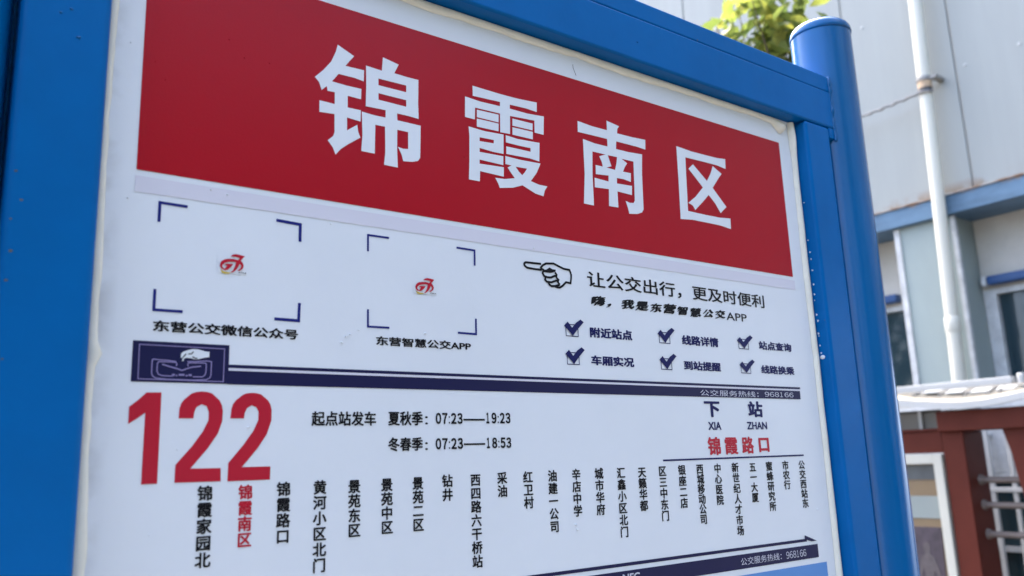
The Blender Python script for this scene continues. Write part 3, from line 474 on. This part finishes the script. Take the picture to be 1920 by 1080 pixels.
aw = thing('awning', 'white framed awning of milky sheet folded over the red brown shelter', 'awning', (4.5, 1.5, 1.89))
fr = [(1.95, 1.962), (1.644, 1.936), (1.48, 1.913), (1.349, 1.901), (1.223, 1.905), (1.053, 1.928), (0.85, 1.965), (0.6, 2.02)]
bm = bmesh.new()
def bar(bm, pts, x, hw, hh):
    rings = []
    for y, z in pts: rings.append([bm.verts.new((x+a*hw, y, z+b*hh)) for a, b in ((-1, -1), (1, -1), (1, 1), (-1, 1))])
    for i in range(len(rings)-1):
        for k in range(4): bm.faces.new((rings[i][k], rings[i][(k+1) % 4], rings[i+1][(k+1) % 4], rings[i+1][k]))
    bm.faces.new(rings[0][::-1]); bm.faces.new(rings[-1])
bar(bm, [(y, z) for y, z in fr], 4.2, 0.012, 0.016)
obj('front_bar', bm, M['white'], aw)
obj('back_bar', B(4.68, 4.73, 1.30, 2.5, 2.012, 2.058, bev=0.005), M['white'], aw)
obj('end_knob', B(4.66, 4.75, 1.235, 1.27, 2.0, 2.07, bev=0.012), M['white'], aw)
def fz(y):
    for (a, za), (b, zb) in zip(fr[:-1], fr[1:]):
        if b <= y <= a: return za+(zb-za)*(y-a)/(b-a)
    return fr[0][1]
bm = bmesh.new(); ys = [1.94-0.05*i for i in range(27)]
for y in ys:
    pass
rows = []
for y in ys: rows.append([bm.verts.new((4.2+0.47*k/4, y+0.10*k/4, fz(y)+0.018+(2.02-fz(y)-0.018)*k/4+0.006*math.sin(math.pi*k/4))) for k in range(5)])
for i in range(len(rows)-1):
    for k in range(4): bm.faces.new((rows[i][k], rows[i][k+1], rows[i+1][k+1], rows[i+1][k]))
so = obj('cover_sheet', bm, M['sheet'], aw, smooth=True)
md = so.modifiers.new('thickness', 'SOLIDIFY'); md.thickness = 0.003
bm = bmesh.new()
for y in (1.62, 1.49, 1.36, 1.245, 1.19, 1.085, 0.95):
    tube(bm, [(4.2+0.47*t, y+0.10*t, fz(y)+0.018+(2.02-fz(y)-0.018)*t+0.008) for t in (0.32, 0.5, 0.66)], 0.010, 8)
obj('rib', bm, M['bracket'], aw)
bm = bmesh.new()
for i in range(5):
    y = 1.60-0.125*i; a, b = 0.35, 0.62
    q = [(4.2+0.47*t, y+0.10*t-s, fz(y)+0.030+(2.02-fz(y)-0.018)*t+0.006) for t, s in ((a, 0.012), (b, 0.012), (b, 0.10), (a, 0.10))]
    lo = [bm.verts.new((p[0], p[1], p[2]-0.006)) for p in q]; hi = [bm.verts.new(p) for p in q]
    bm.faces.new(lo); bm.faces.new(hi[::-1])
    for k in range(4): bm.faces.new((lo[k], hi[k], hi[(k+1) % 4], lo[(k+1) % 4]))
obj('slat', bm, M['white'], aw)
bm = bmesh.new()
v = [bm.verts.new(p) for p in ((4.205, 1.93, 1.968), (4.205, 1.46, 1.925), (4.22, 1.55, 1.945), (4.24, 1.70, 1.985), (4.24, 1.93, 2.022))]
bm.faces.new(v)
r = bmesh.ops.extrude_face_region(bm, geom=bm.faces[:]); bmesh.ops.translate(bm, verts=[q for q in r['geom'] if isinstance(q, bmesh.types.BMVert)], vec=(0.006, 0, 0))
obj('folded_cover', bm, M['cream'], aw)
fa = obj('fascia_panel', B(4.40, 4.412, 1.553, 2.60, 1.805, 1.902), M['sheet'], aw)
for y in (1.655, 1.80, 1.95): obj('mullion', B(4.384, 4.399, y-0.009, y+0.009, 1.806, 1.90), M['white'], fa)
bm = bmesh.new()
for i in range(40): box(bm, 4.390, 4.3985, 1.345+0.014*i, 1.345+0.014*i+0.007, 1.889, 1.897)
obj('vent_strip', bm, M['dark'], fa)

# ================================================================ the bus stop sign
sign = thing('bus_stop_sign', 'blue steel bus stop sign with red banner, route 122 timetable and station list', 'bus stop sign', (0.58, 0.007, 0))
FY, BY = -0.0216, 0.035
XL0, XL1, XR0, XR1 = 0.0497, 0.1127, 1.0507, 1.1123
ZB, ZT = 0.62, 2.185
obj('stile', B(XL0, XL1, FY, BY, ZB, ZT-0.0005, bev=0.006, seg=5), M['blue'], sign, smooth=False)
obj('stile', B(XR0, XR1, FY, BY, ZB, ZT-0.0005, bev=0.006, seg=5), M['blue'], sign)
bm = B(XL0-0.003, XR1+0.015, FY, BY, ZT, 2.2455, bev=0.0035, seg=4)
obj('top_rail', bm, M['blue'], sign)
obj('rail_strip', B(XL0-0.003, XR1+0.015, FY+0.0008, BY-0.002, 2.2452, 2.2715, bev=0.0025, seg=3), M['blue'], sign)
cr = random.Random(5)
for x, z in [(0.0611, 1.9001), (0.0573, 1.8617), (0.056, 1.8401), (0.058, 1.784), (0.0561, 1.9216), (0.0555, 1.8852), (0.8245, 2.2468), (1.0432, 1.8823)]:
    q = cr.uniform(0.0009, 0.0016); bm = bmesh.new(); k = 9
    vs = [bm.verts.new((x+q*cr.uniform(.6, 1.15)*math.cos(2*math.pi*i/k), FY-0.00015, z+q*cr.uniform(.5, .9)*math.sin(2*math.pi*i/k))) for i in range(k)]
    bm.faces.new(vs); obj('paint_chip', bm, M['chip'], sign)
for x, z in [(0.0764, 2.0545), (0.0835, 2.0595), (0.0898, 2.0373), (0.7094, 2.2107)]:
    bm = bmesh.new(); bmesh.ops.create_icosphere(bm, subdivisions=3, radius=1, matrix=Matrix.Translation((x, FY, z)) @ Matrix.Diagonal((0.0016*cr.uniform(.6, 1.2), 0.0009, 0.0009, 1)))
    obj('paint_blob', bm, M['post'], sign, smooth=True)
obj('bottom_rail', B(XL1+0.001, XR0-0.001, FY, BY, ZB, ZB+0.07, bev=0.004), M['blue'], sign)
PR = 0.0466; PCY = 0.007
for cx in (0.0006, 1.1637):
    pst = obj('post', lathe(bmesh.new(), [(PR+0.07, 0.0), (PR+0.07, 0.012), (PR, 0.0121), (PR, 2.3575)], cx, PCY, 96), M['post'], sign, smooth=False)
    for p in pst.data.polygons: p.use_smooth = len(p.vertices) == 4 and abs(p.normal.z) < 0.3
    prof = [(PR-0.004, 2.3577), (PR-0.004, 2.3592), (PR+0.0006, 2.3593), (PR+0.0013, 2.361), (PR+0.001, 2.3645)]+[((PR+0.0008)*math.cos(a), 2.3655+0.021*math.sin(a)) for a in [i*math.pi/2/10 for i in range(1, 10)]]+[(0.002, 2.3865)]
    c = obj('cap', lathe(bmesh.new(), prof, cx, PCY, 64), M['post'], pst, smooth=True)
# the rails run on into the posts, with a weld seam where they meet
for side in (1, -1):
    xj = XR1+0.0135 if side > 0 else XL0-0.0028
    bm = bmesh.new(); wr = random.Random(4+side)
    P_ = [(xj+wr.gauss(0, .0006), FY+0.0005+wr.gauss(0, .0004), 2.166+0.1035*i/24) for i in range(25)]
    P_ += [(xj+0.004*side*0, FY+0.006*k, 2.2715) for k in range(1, 7)]
    tube(bm, P_, [0.0022+abs(wr.gauss(0, .0007)) for _ in P_], 8)
    obj('weld', bm, M['post'], sign, smooth=True)
obj('gap_blocker', B(0.0455, XL0-0.0002, 0.012, 0.030, ZB+0.05, 2.16), M['blue'], sign)  # added strip that blocks the bright sky between left post and stile
gus = obj('gusset', B(XR1-0.0002, XR1+0.0145, FY+0.0006, BY-0.004, 2.168, ZT+0.0002, bev=0.002), M['blue'], sign)

for o in sign.children:
    if o.name.split('.')[0] in ('stile', 'top_rail', 'rail_strip', 'bottom_rail', 'gusset'): soft(o)
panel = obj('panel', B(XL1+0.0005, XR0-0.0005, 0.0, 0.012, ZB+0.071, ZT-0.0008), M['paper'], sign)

# sealant beads round the panel
def bead(name, pts, axis, mt):
    """pts: (position along the edge, inner edge, outer edge, bulge); a rounded strip lying on the panel"""
    bm = bmesh.new(); rings = []
    for s, a, b, h in pts:
        ring = []
        for k in range(9):
            t = k/8; u = a+(b-a)*t; yy = -h*0.6*math.sin(math.pi*t)**0.6-0.0004
            ring.append(bm.verts.new((u, yy, s) if axis == 'z' else (s, yy, u)))
        rings.append(ring)
    for i in range(len(rings)-1):
        for k in range(8): bm.faces.new((rings[i][k], rings[i][k+1], rings[i+1][k+1], rings[i+1][k]))
    return obj(name, bm, mt, sign, smooth=True)
rb = random.Random(3)
def wob(n, amp):
    v = 0; out = []
    for i in range(n): v = v*0.82+rb.gauss(0, amp); out.append(v)
    return out
n = 150; wv = wob(n, 0.00048); zs = [ZB+0.075+(2.183-ZB-0.075)*i/(n-1) for i in range(n)]
pts = []
for z, wq in zip(zs, wv):
    bul = 0.0040*math.exp(-((z-1.795)/0.006)**2)
    pts.append((z, 0.1132, 0.1208+wq+bul+0.0022*max(0, min(1, (1.80-z)/0.2)), 0.0035+bul*0.6))
bead('sealant_bead', pts, 'z', M['caulk'])
wv = wob(n, 0.00048); pts = []
for z, wq in zip(zs, wv):
    ou = XR0-0.0005-0.0008*abs(math.sin(z*31)); k = 0.0055*math.exp(-((z-2.160)/0.022)**2)
    pts.append((z, 1.0374+wq*0.8+0.0012*math.exp(-((z-1.832)/0.006)**2)-k*0.3, ou, 0.0075+k))
bead('sealant_bead', pts, 'z', M['caulk'])
wv = wob(n, 0.00042); pts = []
for i, wq in enumerate(wv):
    x = 0.1185+(1.030-0.1185)*i/(n-1); e = max(0, (x-1.0)/0.03); lump = 1.3*math.exp(-((x-1.016)/0.013)**2)
    pts.append((x, 2.1742+wq-0.010*lump, 2.1842-0.004*e, 0.005+0.006*lump if x < 1.028 else 0.001))
bead('sealant_bead', pts, 'x', M['caulk'])
fl = random.Random(8)
for z in [2.06, 2.003, 1.985, 1.9745, 1.958, 1.937, 1.9225, 1.914, 1.893, 1.884, 1.866, 1.8625, 1.849, 1.838]:
    h = fl.uniform(0.0008, 0.0021); y = fl.uniform(-0.0062, -0.0045); bm = bmesh.new()
    q = [(y, z+h*fl.uniform(.7, 1.2)), (y+h*.3, z), (y, z-h), (y-h*fl.uniform(1.0, 1.8), z+h*fl.uniform(-.3, .3))]
    obj('sealant_splash', prism_yz(bm, q, XR0-0.0009, XR0+0.0002), M['fleck'], sign)
bm = bmesh.new(); bmesh.ops.create_icosphere(bm, subdivisions=2, radius=1, matrix=Matrix.Translation((XR0-0.0005, -0.0075, 1.832)) @ Matrix.Diagonal((0.0012, 0.004, 0.0030, 1)))
obj('sealant_splash', bm, M['fleck'], sign, smooth=True)
for x, z in BLISTERS:
    inred = RECTS['banner'][0] < x < RECTS['banner'][2] and RECTS['banner'][1] < z < RECTS['banner'][3]
    q = random.uniform(0.0005, 0.0012)*(0.6 if inred else 1); bm = bmesh.new()
    bmesh.ops.create_icosphere(bm, subdivisions=2, radius=1, matrix=Matrix.Translation((x, -0.0006, z)) @ Matrix.Diagonal((q*1.2, 0.0009, q, 1)))
    obj('blister', bm, M['red' if inred else 'paper'], panel, smooth=True)
obj('crack', ribbon(bmesh.new(), [(0.619, 2.1655), (0.6192, 2.161), (0.6205, 2.158), (0.6222, 2.1545), (0.6232, 2.152)], 0.0007, -0.0004), M['dark'], panel)

# ---- printed matter, each sheet 0.3 mm above the one below
L1, L2, L3 = -0.0004, -0.0008, -0.0012
Q = RECTS
ban = rects([Q['banner']], L1); obj('red_banner', ban, M['red'], panel)
obj('title_lettering', filled(TITLE, L2), M['paper'], panel)
obj('lilac_stripe', rects([Q['lilac']], L1), M['lilac'], panel)
obj('route_number', filled(ROUTE, L1), M['redtxt'], panel)
bm = rects([Q['iconbox'], (Q['iconbox'][2], Q['band'][1], Q['band'][2], Q['band'][3]), (Q['iconbox'][2], Q['thin'][1], Q['thin'][2], Q['thin'][3])], L1)
obj('navy_band', bm, M['navy'], panel)
obj('band_gap_line', rects([(Q['iconbox'][2]+0.0003, Q['band'][3]+0.0001, Q['band'][2], Q['thin'][1]-0.0001)], L1), M['lilac'], panel)
bm = bmesh.new()
for i, (wd, p) in enumerate(BUS_S): ribbon(bm, p, wd, L2-0.00003*i)
obj('bus_emblem', bm, M['mauve'], panel)
bm = filled(BUSHAND_P, -0.0012); obj('hailing_hand', bm, M['paper'], panel)
bm = bmesh.new()
for i, (wd, p) in enumerate(BUSHAND_S): ribbon(bm, p, wd, -0.0015-0.00003*i)
obj('hand_shading', bm, M['grey'], panel)
bm = filled(HAND_P, L1)
for i, (wd, p) in enumerate(HAND_S): ribbon(bm, p, wd, L1-0.00003*(i+1))
obj('pointing_hand', bm, M['black'], panel)
for wd, p in BRACKET_S: obj('corner_bracket', ribbon(bmesh.new(), p, wd*1.15, L1), M['bracketblue'], panel)
def shift(shapes, k):
    (ax, az), (bx, bz), sx, sz = LOGO2
    if k == 0: return shapes
    return [[[(bx+(p[0]-ax)*sx, bz+(p[1]-az)*sz) for p in lp] for lp in s] for s in shapes]
for k in (0, 1):
    em = obj('emblem', filled(shift(LOGO_B, k), L1), M['pale'] if False else M['paper'], panel)
    obj('emblem_red', filled(shift(LOGO_R, k), L3), M['redtxt'], panel)
    obj('emblem_yellow', filled(shift(LOGO_Y, k), L2), M['yellow'], panel)
    x0, z1, x1, z0 = LOGO_T
    rs = []
    for i in range(4): rs.append((x0+(x1-x0)*(i*0.26), z0, x0+(x1-x0)*(i*0.26+0.17), z1))
    if k: (ax, az), (bx, bz), sx, sz = LOGO2; rs = [(bx+(a-ax)*sx, bz+(b-az)*sz, bx+(c-ax)*sx, bz+(d-az)*sz) for a, b, c, d in rs]
    obj('emblem_caption', rects(rs, L2), M['black'], panel)
for x0, z0, x1, z1 in CHECKS:
    w_, h_ = x1-x0, z1-z0; T = lambda u, v: (x0+u*w_, z0+v*h_)
    bm = bmesh.new(); t = 0.0009
    ribbon(bm, [T(0, 0), T(1, 0), T(1, 1), T(0, 1), T(0, 0)], t, L1)
    tick = [T(-.16, .84), T(.16, 1.22), T(.5, .72), T(.86, 1.2), T(1.24, 1.5), T(1.50, 1.28), T(1.0, .68), T(.53, .02), T(.16, .50)]
    filled([[tick]], L2, bm)
    obj('check_box', bm, M['navytxt'], panel)
TM = {'black': M['black'], 'navy': M['navytxt'], 'red': M['redtxt'], 'pale': M['pale']}
for s, x0, z0, x1, z1, c, bold, shear in TEXT:
    yy = L3 if c == 'pale' else L1; bold = bold*(2.6 if s.isalpha() and s.isascii() else 1.45)
    if s[0] == '嗨': bm = brush_line(bmesh.new(), s, x0, z0, x1, z1, yy)
    elif s[0].isdigit(): bm = digit_line(bmesh.new(), s, x0, z0, x1, z1, bold*2.5, yy)
    else: bm = text_line(bmesh.new(), s, x0, z0, x1, z1, bold, shear, yy)
    obj('lettering', bm, TM[c], panel)
obj('time_dash', rects([Q['dash1'], Q['dash2']], L1), M['black'], panel)
for s, xc, zt, zb, wd, c in COLUMNS:
    obj('station_name', text_column(bmesh.new(), s, xc, zt, zb, wd, 0.030, L1), TM[c], panel, label=('red station name in the list below the route number' if c == 'red' else None))
obj('rule_line', rects([Q['rule']], L1), M['navytxt'], panel)
bm = rects([Q['arrowline']], L1); filled([[ARROWHEAD]], L2, bm); obj('route_arrow', bm, M['navy'], panel)
obj('lower_band', rects([Q['band2']], L1), M['navy'], panel)
obj('light_blue_field', rects([Q['lightblue']], L1), M['skyblue'], panel)
